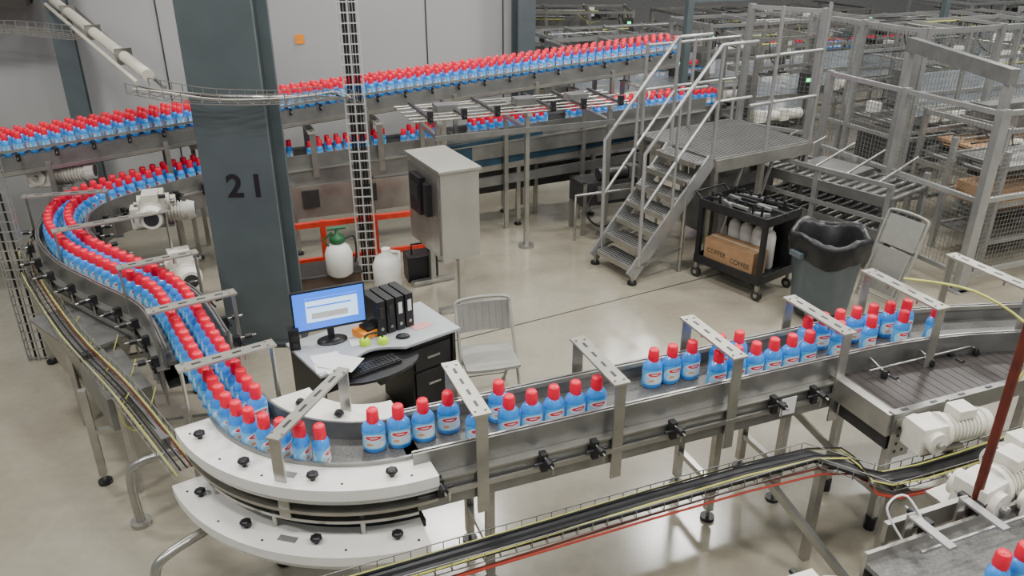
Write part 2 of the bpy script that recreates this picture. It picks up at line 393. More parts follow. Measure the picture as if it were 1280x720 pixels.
for s in(.45,2.05,2.6):
    for t in(-.2,.2):
        p=F(s,t); leg(b,p[0],p[1],.80)
    p,q=F(s,-.2,.3),F(s,.2,.3); b.beam(p,q,.04,.04,STEEL)
p,q=F(2.62,-.1,.8),F(3.1,-.35,.25); b.beam(p,q,.05,.04,STEEL)
p=F(2.5,-.305,.88); b.box(p,(.12,.004,.13),PAPER,21.5)
b.done()
b=B('bottle_row')
lo=up+[q for q in arc(C,.885,AL,267,1.0,14)]
for p,a in walk(offset(lo,-.092),.118): bottle(b,p,a+math.pi/2+R(-.1,.1))
li=up+[q for q in arc(C,.885,AL,229,1.0,6)]
for p,a in walk(offset(li,.078),.118,.05): bottle(b,p,a+math.pi/2+R(-.1,.1))
for a in(281,291):
    q=math.radians(a); bottle(b,(C[0]+.83*math.cos(q),C[1]+.83*math.sin(q),1.0),q+math.pi/2+R(-.1,.1),18,1,1.1)
for s,t in [(.14,.06),(.30,.085),(.62,.085),(1.69,.085),(1.83,.085),(1.98,.085),(2.2,.085),(2.35,.085)]+[(x,-.085) for x in(.42,.62,.763,.907,1.05,1.193,2.07,2.215,2.36,2.505,2.65,2.795)]:
    bottle(b,F(s,t),math.radians(21.5)+R(-.12,.12),18,1,1.1)
fl=pathF[3:]
for k,(p,a) in enumerate(walk(offset(fl,.085),.143,.12)):
    if k<7: bottle(b,p,a+R(-.1,.1),14,1,1.08)
for p,a in walk(offset(fl,-.06),.27,.9)[:4]: bottle(b,p,a+R(-.1,.1))
b.done()
# ================================================================ wide side conveyor, right
b=B('transfer_conveyor',(2.27,4.44,0),21.5)
b.box((1.5,0,.95),(3.0,.5,.03),BBELT)
for y in(-.27,.27): b.box((1.5,y,.93),(3.0,.05,.12),PLATE)
for k in range(12): b.box((.1+k*.24,-.27,.992),(.05,.02,.003),DST)
for k in range(40): b.box((.1+k*.072,0,.966),(.004,.49,.002),DST)
b.box((.0,0,.90),(.05,.56,.16),STEEL); b.cyl((.05,-.25,.94),(.05,.25,.94),.035,STEEL,12)
b.box((.22,-.05,.76),(.4,.42,.12),DST); b.box((.1,-.29,.8),(.16,.02,.3),STEEL)
for k in range(4):
    for j in range(2): b.cyl((.06+.06*j,-.302,.7+k*.06),(.06+.06*j,-.299,.7+k*.06),.012,DST,8)
for x in(.1,1.3,2.6):
    for y in(-.22,.22): b.box((x,y,.42),(.05,.05,.84),STEEL); b.cyl((x,y,0),(x,y,.1),.04,BLACK,10)
    b.box((x,0,.3),(.04,.5,.04),STEEL)
for x in(.30,.72,1.14): b.cyl((x,.27,1.05),(x,.12,1.01),.009,STEEL,6); b.lathe((x,.10,.967),[(.02,0),(.025,.02),(.012,.05)],BLACK,8)
b.cyl((.2,.14,1.02),(1.3,.14,1.02),.008,STEEL,6)
b.tube(smooth([(.95,-.3,.9),(1.05,-.33,1.15),(1.1,-.25,1.35),(.95,.1,1.50),(.75,.5,1.46)],5),.010,YEL,6)
b.done()
motor('gear_motor',(2.66,4.13,.91),17,1.1)
motor('gear_motor',(-3.40,7.20,1.30),-70,1.3); motor('gear_motor',(-3.62,7.7,1.05),20,1.2); motor('gear_motor',(-3.0,6.7,.90),-60,1.3)
motor('gear_motor',(-4.9,8.3,1.3),10,1.3)
# ================================================================ cable trays
b=B('cable_tray')
T=[(-1.6,2.75,.66),(-.42,3.2,.70),(1.85,4.06,.74),(2.22,3.82,.74),(3.4,4.27,.74),(4.6,4.75,.74)]
wiretray(b,T,.16,.06,PLATE,.09,.005); b.strip(T,-.06,.06,.01,.03,BLACK)
cables(b,T,[YEL,BLACK,BLACK,BLACK,YEL],.03,.006)
T2=[(p[0]+.03,p[1]-.10,p[2]-.06) for p in T]; cables(b,T2,[REDC,RUST],.025,.0075)
for x,y in((1.9,3.98),(2.3,3.85),(3.5,4.3)): b.box((x,y,.36),(.05,.05,.72),STEEL,21.5)
b.beam((1.55,3.95,.68),(2.15,3.6,.0),.05,.04,STEEL); b.box((2.3,3.85,.66),(.14,.14,.05),PLATE,21.5)
b.done()
b=B('cable_tray')
T=[(-4.75,7.3,.86),(-4.35,6.6,.84),(-3.45,5.5,.82),(-2.68,4.7,.80),(-1.98,3.95,.70)]
wiretray(b,T,.16,.06,STEEL,.1,.005); cables(b,T,[YEL,BLACK,BLACK,RUST,YEL],.03,.0055)
for k in range(5):
    x,y=-2.6-.3*k,4.62+.38*k; b.tube(smooth([(x,y,.86),(x-.08,y-.03,.7),(x-.02,y,.55),(x+.1,y,.7),(x+.14,y+.1,.85)],5),.005,YEL,5)
for x,y in((-2.7,4.65),(-3.5,5.5),(-4.4,6.65)): b.box((x,y,.4),(.04,.04,.8),STEEL)
b.done()
b=B('vertical_cable_tray'); vtray(b,-4.45,6.6,0,4.0,.2,10,.06,ALU,.09,.009)
for o in(-.05,.04): b.cyl((-4.45+o,6.58,0),(-4.45+o,6.58,4),.010,BLACK,6)
b.done()
b=B('vertical_cable_tray'); vtray(b,-1.63,8.36,0,4.5,.2,8,.08,mat('galvanised',(.5,.5,.48),.4,.3),.10,.012)
for o in(-.06,-.03,.0,.03,.06): b.cyl((-1.63+o,8.36,0),(-1.63+o,8.36,4.5),.013,BLACK,6)
b.done()
b=B('overhead_cable_tray')
wiretray(b,[(-7,8.75,2.72),(-5.2,8.6,2.72),(-4.2,8.2,2.7)],.3,.08,STEEL,.12,.007)
b.done()
b=B('overhead_cable_tray')
T=smooth([(-3.05,6.6,2.50),(-2.5,6.45,2.45),(-1.95,6.8,2.37),(-1.70,7.6,2.25),(-1.6,8.0,2.1)],5)
wiretray(b,T,.25,.08,STEEL,.12,.006); cables(b,T[::3],[CREAM,BLACK,STEEL],.05,.007)
b.done()
b=B('overhead_pipe'); p0,p1=V((-5.2,9.6,2.92)),V((-3.0,6.72,2.60)); b.cyl(p0,p1,.05,CREAM,14); b.cyl(p0+V((.2,.05,-.08)),p1+V((.12,.0,-.1)),.018,STEEL,8); b.cyl(p0+V((-.1,-.0,-.04)),p1+V((-.1,.0,-.06)),.02,CREAM,8)
for k in(.2,.5,.8): p=p0.lerp(p1,k); b.box(p,(.03,.14,.14),STEEL,-50)
b.done()
b=B('support_pole'); b.cyl((2.45,3.36,0),(2.45,3.36,3.6),.024,RUST,12); b.cyl((2.45,3.36,0),(2.45,3.36,.02),.09,RUST,16); b.box((2.45,3.36,.98),(.09,.09,.05),RUST); b.done()
# ================================================================ BACK LINES
low=smooth([(2.6,11.3,1.40),(1.7,10.97,1.34),(-.96,10.06,1.17),(-2.82,9.38,1.08)],8)
b=B('bottle_conveyor')
guides(b,low)
c=lin((-2.82,9.38),1.0,-.3); b.box((c[0],c[1],.66),(2.0,.04,.40),STEEL,21.5)
for k in range(3):
    c=lin((-2.82,9.38),.3+k*.7,-.33); b.box((c[0],c[1],.70),(.2,.03,.22),DST,21.5)
p,q=lin((-2.82,9.38),2.0,-.32,1.0),lin((-2.82,9.38),5.4,-.32,1.22); b.beam(p,q,.03,.34,TEAL)
p,q=lin((-2.82,9.38),2.0,-.31,.80),lin((-2.82,9.38),5.4,-.31,.98); b.beam(p,q,.04,.08,STEEL)
p,q=lin((-2.82,9.38),2.0,-.31,.62),lin((-2.82,9.38),4.9,-.31,.76); b.beam(p,q,.04,.12,PLATE)
p,q=lin((-2.82,9.38),2.0,.2,.5),lin((-2.82,9.38),5.2,.2,.6); b.beam(p,q,.3,.3,DST)
for s in(.1,1.0,1.9,3.0,4.1,5.2):
    for t in(-.3,.25):
        p=lin((-2.82,9.38),s,t); leg(b,p[0],p[1],.9)
for s in(.4,1.2,2.0,4.0,4.8):
    p=lin((-2.82,9.38),s,-.3); portal(b,p[0],p[1],b_[0],b_[1],.56,1.46+.05*s,.95)
b.done()
upl=[(-6.6,7.65,1.48),(-5.2,8.2,1.55),(-3.7,8.95,1.66),(-2.3,9.68,1.76),(2.25,11.75,2.04)]
upl=smooth(upl,5)
b=B('elevated_bottle_conveyor')
b.strip(upl,-.22,.22,-.03,0,BELT)
for o in(-.23,.22): b.strip(upl,o,o+.012,-.16,-.01,PLATE); b.strip(upl,o,o+.012,.05,.075,STEEL)
b.strip(upl,-.26,-.24,-.18,-.14,STEEL); b.strip(upl,-.2,.2,-.20,-.18,DST)
for p,a in walk(upl,1.15,.5):
    n=V((-math.sin(a),math.cos(a),0))
    for sg in(-.24,.24): q=p+n*sg; b.box((q.x,q.y,(p.z-.1)/2),(.05,.05,p.z-.1),STEEL,25)
    for z in(.5,1.2): b.beam(p-n*.24+V((0,0,z-p.z)),p+n*.24+V((0,0,z-p.z)),.04,.04,STEEL)
for p,a in walk(upl,.35,.2):
    n=V((math.sin(a),-math.cos(a),0)); q=p+n*.24; b.cyl(q,q+n*.1,.008,STEEL,5); b.box(q+n*.03,(.03,.03,.08),BLACK)
b.done()
b=B('bottle_row')
for o,st in((-.14,0),(-.03,.05),(.08,0),(.17,.05)):
    for p,a in walk(offset(upl,o),.122,st): bottle(b,p,a+math.pi/2+R(-.2,.2),8,.86)
b.done()
b=B('bottle_row')
for o in(-.085,.085):
    for p,a in walk(offset(low,o),.115,.03):
        if any(l<p.x<h for l,h in((-2.95,-2.68),(-2.45,-1.6),(-1.38,-.95),(-.55,.45),(.75,2.4))): bottle(b,p,a+math.pi/2+R(-.2,.2),8,.92)
b.done()
b=B('guide_rail_rack',(.05,9.72,0),21.5)
for x in(-1.1,0,1.1):
    for y in(-.35,.35): b.box((x,y,.85),(.05,.05,1.7),STEEL)
    b.box((x,0,1.5),(.05,.8,.05),STEEL); b.box((x,0,1.68),(.06,.9,.03),ALU)
    b.cyl((x,-.35,0),(x,-.35,.03),.1,STEEL,12)
for y in(-.4,-.25,-.1,.1,.3,.42): b.cyl((-1.4,y,1.71),(1.4,y,1.71),.012,STEEL,6)
for x in(-1.2,-.8,-.4,.3,.7,1.2): b.box((x,0,1.74),(.04,.95,.02),DST); b.box((x,-.42,1.76),(.06,.05,.12),BLACK)
for x in(-.9,.1,.8): b.box((x,.0,1.76),(.25,.2,.08),PLATE)
b.box((0,-.4,1.5),(2.3,.03,.06),PLATE)
b.done()
b=B('bottle_diverter',(-3.45,9.3,0),25)
b.box((0,0,1.38),(.7,.3,.06),CREAM); b.box((-.1,.05,1.45),(.25,.2,.12),MOTOR); b.cyl((-.35,-.1,1.45),(.4,-.1,1.45),.02,STEEL,8); b.box((.3,0,1.46),(.12,.14,.14),BLACK)
for x in(-.3,.3): b.box((x,.3,.7),(.05,.05,1.4),STEEL); b.box((x,.15,1.34),(.05,.35,.04),STEEL)
b.done()
b=B('conveyor_drive_unit',(1.25,10.1,0),21.5)
b.box((0,0,.55),(.9,.4,.3),DST); b.box((0,-.21,.55),(.5,.02,.2),PLATE)
for x in(-.42,.42):
    for y in(-.18,.18): b.box((x,y,.35),(.05,.05,.7),STEEL)
b.tube([(-.6,-.3,.0),(-.6,-.3,.6),(.6,-.3,.6),(.6,-.3,.0)],.02,STEEL,8); b.cyl((-.2,-.1,.78),(.2,-.1,.78),.08,DST,14); b.box((.3,-.1,.78),(.15,.16,.16),PLATE)
b.tube(smooth([(-.3,-.25,.6),(-.5,-.4,.4),(-.3,-.45,.2),(.1,-.35,.3),(.3,-.3,.6)],5),.014,BLACK,6)
b.done()
# ================================================================ cabinet
b=B('electrical_cabinet',(-.69,7.49,0),118)
b.box((.44,-.2,1.06),(.88,.42,.92),CABM); b.box((.44,.013,1.06),(.80,.02,.82),STEEL)
b.box((.44,-.2,1.535),(.92,.46,.03),CABM)
b.box((.50,.05,1.2),(.28,.08,.40),BLACK); b.box((.24,.05,1.2),(.09,.07,.34),BLACK); b.box((.50,.095,1.24),(.2,.01,.15),DST)
for x in(.04,.82): 
    b.box((x,-.2,.32),(.06,.06,.62),STEEL); b.box((x,-.2,.03),(.08,.5,.05),STEEL)
b.box((.44,-.2,.58),(.8,.08,.05),STEEL)
b.done(.004)
b=B('floor_barrier')
for z in(.14,.58): b.beam((-2.75,8.45,z),(-1.05,9.07,z),.05,.06,ORANGE)
for k in range(4):
    p=V((-2.75,8.45,0)).lerp(V((-1.05,9.07,0)),k/3); b.box((p.x,p.y,.31),(.06,.06,.62),ORANGE,21)
b.done()
b=B('storage_crate',(-2.1,8.2,0),20); b.box((0,0,.1),(.75,.4,.2),mat('crate_brown',(.10,.065,.045),.7)); b.box((0,0,.21),(.79,.44,.03),DST); b.done(.01)
def sprayer(x,y,z0):
    b=B('pump_sprayer',(x,y,z0),R(0,90))
    b.lathe((0,0,0),[(.10,0),(.14,.03),(.15,.25),(.12,.33),(.06,.38)],WHITE,20)
    b.lathe((0,0,.38),[(.075,0),(.085,.02),(.08,.07),(.02,.1),(.018,.16)],GRN,14)
    b.cyl((-.1,0,.54),(.1,0,.54),.018,GRN,8); b.tube(smooth([(.06,0,.4),(.18,.02,.42),(.2,.05,.2),(.18,.06,.1)],4),.01,BLACK,6)
    b.tube([(-.09,0,.34),(-.15,0,.42),(-.05,0,.5)],.012,GRN,6); b.done()
sprayer(-1.88,8.02,.225)
b=B('white_jug',(-1.38,8.1,0),20); b.lathe((0,0,0),[(.11,0),(.15,.03),(.16,.30),(.12,.40),(.05,.45),(.05,.5)],WHITE,20); b.tube([(.05,0,.46),(.14,0,.44),(.14,0,.3)],.02,WHITE,8); b.done()
b=B('tool_case',(-1.05,8.45,0),20); b.box((0,0,.16),(.35,.25,.3),BLACK); b.tube([(-.1,0,.3),(-.1,0,.42),(.1,0,.42),(.1,0,.3)],.015,BLACK,6); b.done(.02)
# ================================================================ desk
dk=(-1.40,5.02,0); da=37.8
b=B('desk',dk,da)
poly=[(0,0),(.22,.0)]+[(.22+.5*i/10,.0+.13*math.sin(math.pi*i/10)) for i in range(1,10)]+[(.72,0),(1.24,0),(1.24,.62),(0,.62)]
b.prism(poly,.725,.75,DESK)
b.box((1.2,.32,.36),(.03,.56,.72),BLACK); b.box((.04,.32,.36),(.03,.56,.72),BLACK); b.box((.62,.58,.45),(1.14,.02,.5),BLACK)
b.box((1.0,.32,.36),(.38,.5,.70),BLACK); b.box((1.0,.06,.55),(.34,.02,.2),BLACK); b.box((1.0,.06,.25),(.34,.02,.35),BLACK)
for z in(.55,.3): b.box((1.0,.045,z),(.12,.015,.015),STEEL)
n=20; b.prism([(.46+.36*math.cos(2*math.pi*i/n),.0+.2*math.sin(2*math.pi*i/n)) for i in range(n)],.655,.68,BLACK)
b.box((.46,.05,.60),(.06,.3,.1),DST); b.done(.004)
def dl(x,y,z): 
    c,s=math.cos(math.radians(da)),math.sin(math.radians(da)); return (dk[0]+x*c-y*s,dk[1]+x*s+y*c,z)
b=B('computer_monitor',dl(.31,.42,.75),24)
b.lathe((0,.02,0),[(.12,0),(.12,.012),(.03,.018)],BLACK,20,1,.7); b.box((0,.05,.1),(.05,.03,.2),BLACK)
b.box((0,.02,.29),(.57,.03,.345),BLACK); b.box((0,.002,.295),(.545,.004,.31),SCR)
b.box((.02,-.001,.30),(.40,.003,.20),SCW); b.box((.02,-.0025,.39),(.40,.002,.02),SCR); b.box((0,-.0025,.33),(.34,.002,.012),SCR); b.box((.0,-.0025,.25),(.28,.002,.05),PAPER)
b.done()
b=B('ring_binder_row',dl(.80,.40,.75),da)
for i in range(4):
    x=-.13+i*.085; b.box((x,0,.15),(.07,.28,.30),BLACK); b.box((x,-.143,.2),(.035,.004,.10),PAPER if i>1 else DST); b.cyl((x,-.141,.06),(x,-.146,.06),.014,STEEL,10)
b.done(.003)
b=B('document_box',dl(.60,.36,.75),da+8); b.box((0,0,.03),(.22,.16,.06),ORG); b.box((.02,-.01,.075),(.16,.12,.03),BLACK); b.done(.004)
b=B('desktop_speaker',dl(.03,.50,.75),20); b.box((0,0,.09),(.08,.09,.18),BLACK); b.cyl((0,-.045,.11),(0,-.05,.11),.03,DST,14); b.cyl((0,-.045,.05),(0,-.05,.05),.02,DST,14); b.done(.006)
b=B('ear_defenders',dl(.55,.19,.75),10)
for x in(-.07,.07): b.lathe((x,0,0),[(.04,0),(.045,.03),(.03,.05)],LIME,14)
b.tube([(.07*math.cos(t*math.pi/8),.09*math.sin(t*math.pi/8),.05) for t in range(9)],.008,BLACK,6); b.done()
b=B('computer_mouse',dl(.78,.14,.75),da+60); b.lathe((0,0,0),[(.034,0),(.036,.012),(.03,.025),(.012,.034)],BLACK,16,1,1.6); b.done()
b=B('computer_keyboard',dl(.42,-.02,.68),da); b.box((0,0,.012),(.42,.14,.022),BLACK)
for r in range(4):
    for k in range(13): b.box((-.19+k*.0315,-.045+r*.03,.026),(.026,.024,.008),BLACK)
b.done()
b=B('paper_stack',dl(.16,.14,.75),da-15)
for i in range(4): b.box((i*.03-.03,-i*.02,.002+i*.003),(.21,.28,.002),PAPER,i*17)
b.box((.25,.22,.004),(.12,.12,.004),PAPER); b.done()
b=B('sticker_sheet',dl(1.0,.22,.75),da); b.box((0,0,.002),(.16,.1,.003),mat('pink_paper',(.6,.3,.3),.7)); b.done()
# ================================================================ folding chairs
b=B('folding_chair',(-.20,5.82,0),14)
for x in(-.235,.235):
    b.tube([(x,-.27,0),(x,-.03,.44),(x*.98,.19,.84)],.014,CHAIR,8); b.tube([(x*.9,.34,0),(x*.9,.0,.46)],.014,CHAIR,8)
    b.cyl((x,-.27,0),(x,-.265,.02),.019,BLACK,8); b.cyl((x*.9,.34,0),(x*.9,.338,.02),.019,BLACK,8)
b.tube(smooth([(-.23,.186,.83),(-.21,.21,.89),(0,.225,.905),(.21,.21,.89),(.23,.186,.83)],4),.014,CHAIR,8)
b.cyl((-.22,-.18,.16),(.22,-.18,.16),.01,CHAIR,8); b.cyl((-.21,.25,.13),(.21,.25,.13),.01,CHAIR,8)
sp=[]
for i in range(11):
    t=i/10; x=-.225+.45*t; sp.append((x,-.25+.02*abs(2*t-1)**3))
b.prism(sp+[(.225,.18),(-.225,.18)],.45,.478,CHAIR)
for i in range(8):
    x0,x1=-.225+.05625*i,-.225+.05625*(i+1); y0=.16+.03*(1-(x0/.225)**2); y1=.16+.03*(1-(x1/.225)**2)
    b.hexa([(x0,y0-.02,.62),(x1,y1-.02,.62),(x1,y1-.008,.62),(x0,y0-.008,.62),(x0,y0+.045,.86),(x1,y1+.045,.86),(x1,y1+.057,.86),(x0,y0+.057,.86)],CHAIR)
b.done(.003)
b=B('folding_chair',(3.88,7.78,0),-62)
def ln(x,z): return (x,.05+z*.3,z)
b.tube(smooth([ln(-.24,0),ln(-.24,.4),ln(-.24,.85),ln(-.19,.95),ln(.19,.95),ln(.24,.85),ln(.24,.4),ln(.24,0)],4),.015,CHAIR,8)
b.beam(ln(0,.60),ln(0,.91),.42,.012,CHAIR); b.beam((0,.08,.12),(0,.2,.58),.42,.02,CHAIR)
b.tube([(-.2,.0,.02),(-.2,.18,.55)],.012,CHAIR,8); b.tube([(.2,.0,.02),(.2,.18,.55)],.012,CHAIR,8); b.cyl((-.2,.02,.1),(.2,.02,.1),.01,CHAIR,8)
b.done()
# ================================================================ trash can
b=B('trash_can',(3.20,7.50,0),20)
b.lathe((0,0,.12),[(.27,0),(.285,.02),(.345,.70),(.36,.71),(.365,.76),(.35,.77)],CANG,28,1,1,0,False)
for x in(-.37,.37): b.box((x,0,.74),(.09,.16,.05),CANG)
for k in range(4): 
    q=math.pi/4+k*math.pi/2; x,y=.2*math.cos(q),.2*math.sin(q); b.cyl((x-.015,y,.045),(x+.015,y,.045),.045,BLACK,12)
b.lathe((0,0,.07),[(.26,0),(.28,.02),(.28,.05)],BLACK,20)
vs=[];fs=[]; n=44; prof=[(.375,.68),(.382,.76),(.392,.86),(.388,.92),(.36,.935),(.33,.88),(.29,.70),(.25,.52),(.12,.42),(.01,.40)]
for r,z in prof:
    for j in range(n):
        q=2*math.pi*j/n; w=1+.035*math.sin(7*q+z*9)+R(-.02,.02); vs.append((r*w*math.cos(q),r*w*math.sin(q),z+.03*math.sin(4*q+1)+R(-.012,.012)))
for i in range(len(prof)-1):
    for j in range(n): fs.append((i*n+j,i*n+(j+1)%n,(i+1)*n+(j+1)%n,(i+1)*n+j))
b.add(vs,fs,RUB,True)
b.done()
# ================================================================ utility cart
ca=-52; c0=(2.10,8.49)
b=B('utility_cart',(c0[0],c0[1],0),ca)
for z,h in((.20,.04),(.86,.04)):
    b.box((.44,.3,z),(.88,.6,h),BLACK)
    for y in(0.0,.6): b.box((.44,y,z+.04),(.9,.02,.09),BLACK)
    for x in(0,.88): b.box((x,.3,z+.04),(.02,.6,.09),BLACK)
for x in(.02,.86):
    for y in(.02,.58): b.box((x,y,.52),(.05,.05,.68),BLACK); b.cyl((x,y-.02,.06),(x,y+.02,.06),.06,DST,14); b.cyl((x,y-.025,.06),(x,y+.025,.06),.025,STEEL,10); b.box((x,y,.14),(.04,.04,.08),STEEL)
b.box((.44,.58,.52),(.82,.015,.62),BLACK)
b.tube([(-.0,.06,.9),(-.12,.06,.98),(-.12,.54,.98),(0,.54,.9)],.015,BLACK,8)
b.done(.004)
def cl(x,y,z):
    c,s=math.cos(math.radians(ca)),math.sin(math.radians(ca)); return (c0[0]+x*c-y*s,c0[1]+x*s+y*c,z)
o=B('cardboard_box',cl(.42,.16,.22),ca); o.box((0,0,.14),(.66,.24,.28),CARD); o.box((0,0,.282),(.67,.03,.004),mat('tape',(.5,.42,.3),.3)); bx=o.done(.003)
for i,x in enumerate((-.16,.16)):
    t=bpy.data.curves.new('print','FONT'); t.body='COFFEE'; t.size=.075; t.align_x='CENTER'; t.extrude=.0005; t.materials.append(BLACK)
    q=bpy.data.objects.new('box_print',t); bpy.context.collection.objects.link(q); q.parent=bx; q.location=(x,-.1215,.12-.03*i); q.rotation_euler=(math.pi/2,0,0)
b=B('plastic_jug_group',cl(.44,.42,.22),ca)
for x in(-.24,-.08,.08,.22): b.lathe((x,0,0),[(.065,0),(.075,.02),(.075,.36),(.06,.42),(.025,.45),(.025,.47)],WHITE,14); b.cyl((x,0,.47),(x,0,.5),.028,WHITE,10)
b.done()
b=B('tool_pile',cl(.44,.3,.885),ca)
for k in range(16):
    x,y=R(-.38,.2),R(-.22,.22); q=R(-.5,.5); L=R(.15,.35); b.beam((x,y,.03+.02*(k%3)),(x+L*math.cos(q),y+L*math.sin(q),.04+.02*(k%3)),.035,.03,[BLACK,ALU,DST,ALU][k%4])
for k in range(7): x=-.36+.11*k; b.cyl((x,-.2,.02),(x,-.2,.14),.015,BLACK,8); b.cyl((x,.2,.02),(x,.2,.12),.018,BLACK,8)
b.done()
# ================================================================ stairs + platform
sa=31
b=B('access_stairs',(1.18,8.55,0),sa)
N=7; run=.135
for i in range(N):
    x=.02+run*i; z=.186*(i+1)*.98
    b.box((x+.1,0,z),(.24,.66,.025),ALU); b.box((x-.02,0,z-.02),(.02,.66,.06),STEEL)
    for k in range(6): b.box((x+.0+k*.04,0,z+.0145),(.012,.6,.004),DST)
top=run*N+.1
for y in(-.35,.35):
    b.beam((-.03,y,.10),(top,y,1.3),.03,.16,ALU)
    b.cyl((0,y,0),(0,y,.15),.02,STEEL,8); b.cyl((-.0,y,0),(-.0,y,.03),.055,BLACK,12)
    b.tube([(.08,y,.2),(.06,y,1.5),(top-.02,y,2.55),(top+.5,y,2.55)],.022,ALU,10)
    b.tube([(.07,y,.85),(top-.02,y,1.95),(top+.5,y,1.95)],.018,ALU,10)
    b.cyl((top,y,1.2),(top,y,2.55),.022,ALU,10); b.cyl((.5,y,.7),(.5,y,1.98),.018,ALU,8)
    b.cyl((.7,y,0),(.7,y,.9),.022,STEEL,8); b.beam((.0,y,.2),(.7,y,.3),.03,.03,STEEL)
b.done()
b=B('access_platform',(2.10,9.11,0),sa)
b.box((.8,.30,1.28),(1.6,1.35,.05),PLATE)
for k in range(32): b.box((.03+k*.05,.30,1.307),(.012,1.3,.004),DST)
for y in(-.38,.98): b.box((.8,y,1.22),(1.6,.05,.14),STEEL)
for x in(.05,.8,1.55):
    for y in(-.34,.94): b.box((x,y,.62),(.06,.06,1.24),STEEL)
for x in(.03,.8,1.57): b.cyl((x,.96,1.3),(x,.96,2.4),.022,ALU,8)
for z in(1.85,2.38): b.cyl((.03,.96,z),(1.57,.96,z),.02,ALU,8)
for x in(.8,1.57): b.cyl((x,-.36,1.3),(x,-.36,2.9),.024,ALU,8)
for z in(1.85,2.38): b.cyl((.45,-.36,z),(1.57,-.36,z),.02,ALU,8)
for x in(.2,.7,1.2): b.beam((x,-.34,.2),(x+.3,-.34,1.2),.03,.03,STEEL)
b.box((1.0,.3,.5),(.9,.6,.8),PLATE); b.box((1.0,-.01,.5),(.6,.03,.5),DST)
b.done()
# ================================================================ fences
def fence(A,D,n,H,sp=.05,r=.0032):
    b=B('safety_fence')
    for i in range(n+1):
        x=A[0]+(D[0]-A[0])*i/n; y=A[1]+(D[1]-A[1])*i/n; b.box((x,y,H/2),(.075,.075,H),ALU,21.5)
        b.box((x,y,.01),(.16,.16,.02),ALU,21.5)
    for z in(.2,1.05,H-.04): b.beam((A[0],A[1],z),(D[0],D[1],z),.045,.05,ALU)
    mesh_panel(b,A,D,.22,H-.06,sp,r,PLATE); b.done()
fence((4.95,8.06),(4.05,10.35),2,2.02); fence((5.0,8.08),(8.6,9.5),3,2.02)
fence((5.25,10.6),(4.45,12.4),2,2.5,.06,.004); fence((5.3,10.6),(8.9,12.0),3,2.5,.06,.004); fence((3.3,11.6),(4.1,11.0),1,2.7,.06,.004)
b=B('overhead_gantry')
b.beam((5.12,8.3,2.3),(4.95,10.3,2.35),.1,.16,PLATE); b.box((5.12,8.35,1.12),(.08,.08,2.24),ALU,21.5); b.box((4.95,10.25,1.13),(.08,.08,2.26),ALU,21.5)
b.done()
b=B('overhead_gantry')
b.beam((2.6,12.6,2.72),(7.4,14.4,2.72),.12,.2,GREYP); b.box((2.65,12.6,1.35),(.1,.1,2.7),GREYP,21.5); b.box((7.4,14.4,1.35),(.1,.1,2.7),GREYP,21.5)
b.done()
def rollers(b,L,W,z,m=STEEL,step=.12):
    for y in(-W/2,W/2): b.box((L/2,y,z),(L,.04,.12),PLATE)
    x=.06
    while x<L: b.cyl((x,-W/2,z+.03),(x,W/2,z+.03),.028,m,8); x+=step
b=B('roller_conveyor',(3.35,10.15,0),-52)
rollers(b,1.9,.8,.9,PLATE); rollers(b,1.9,.8,.5,DST)
for x in(.05,.95,1.85):
    for y in(-.4,.4): b.box((x,y,.55),(.06,.06,1.1),ALU)
for z in(.25,.7,1.1): b.box((.95,-.43,z),(1.9,.03,.05),ALU)
b.box((.9,0,.2),(1.5,.6,.2),DST); b.box((.9,.1,.98),(.7,.45,.1),PLATE)
for k in range(5): b.cyl((.1+.4*k,-.4,1.1),(.1+.4*k,.4,1.25),.015,STEEL,6)
b.done()
b=B('pallet_magazine',(5.55,8.75,0),21.5)
for x in(0,1.4):
    for y in(0,.7): b.box((x,y,.7),(.06,.06,1.4),ALU)
for z in(.3,.75,1.2): 
    for y in(0,.7): b.box((.7,y,z),(1.4,.04,.05),ALU)
    b.box((.7,.35,z),(1.3,.6,.025),PLATE if z!=.75 else CARD)
for k in range(6): b.box((.7,.35,.78+k*.02),(1.2,.56,.014),CARD,R(-2,2))
b.done()
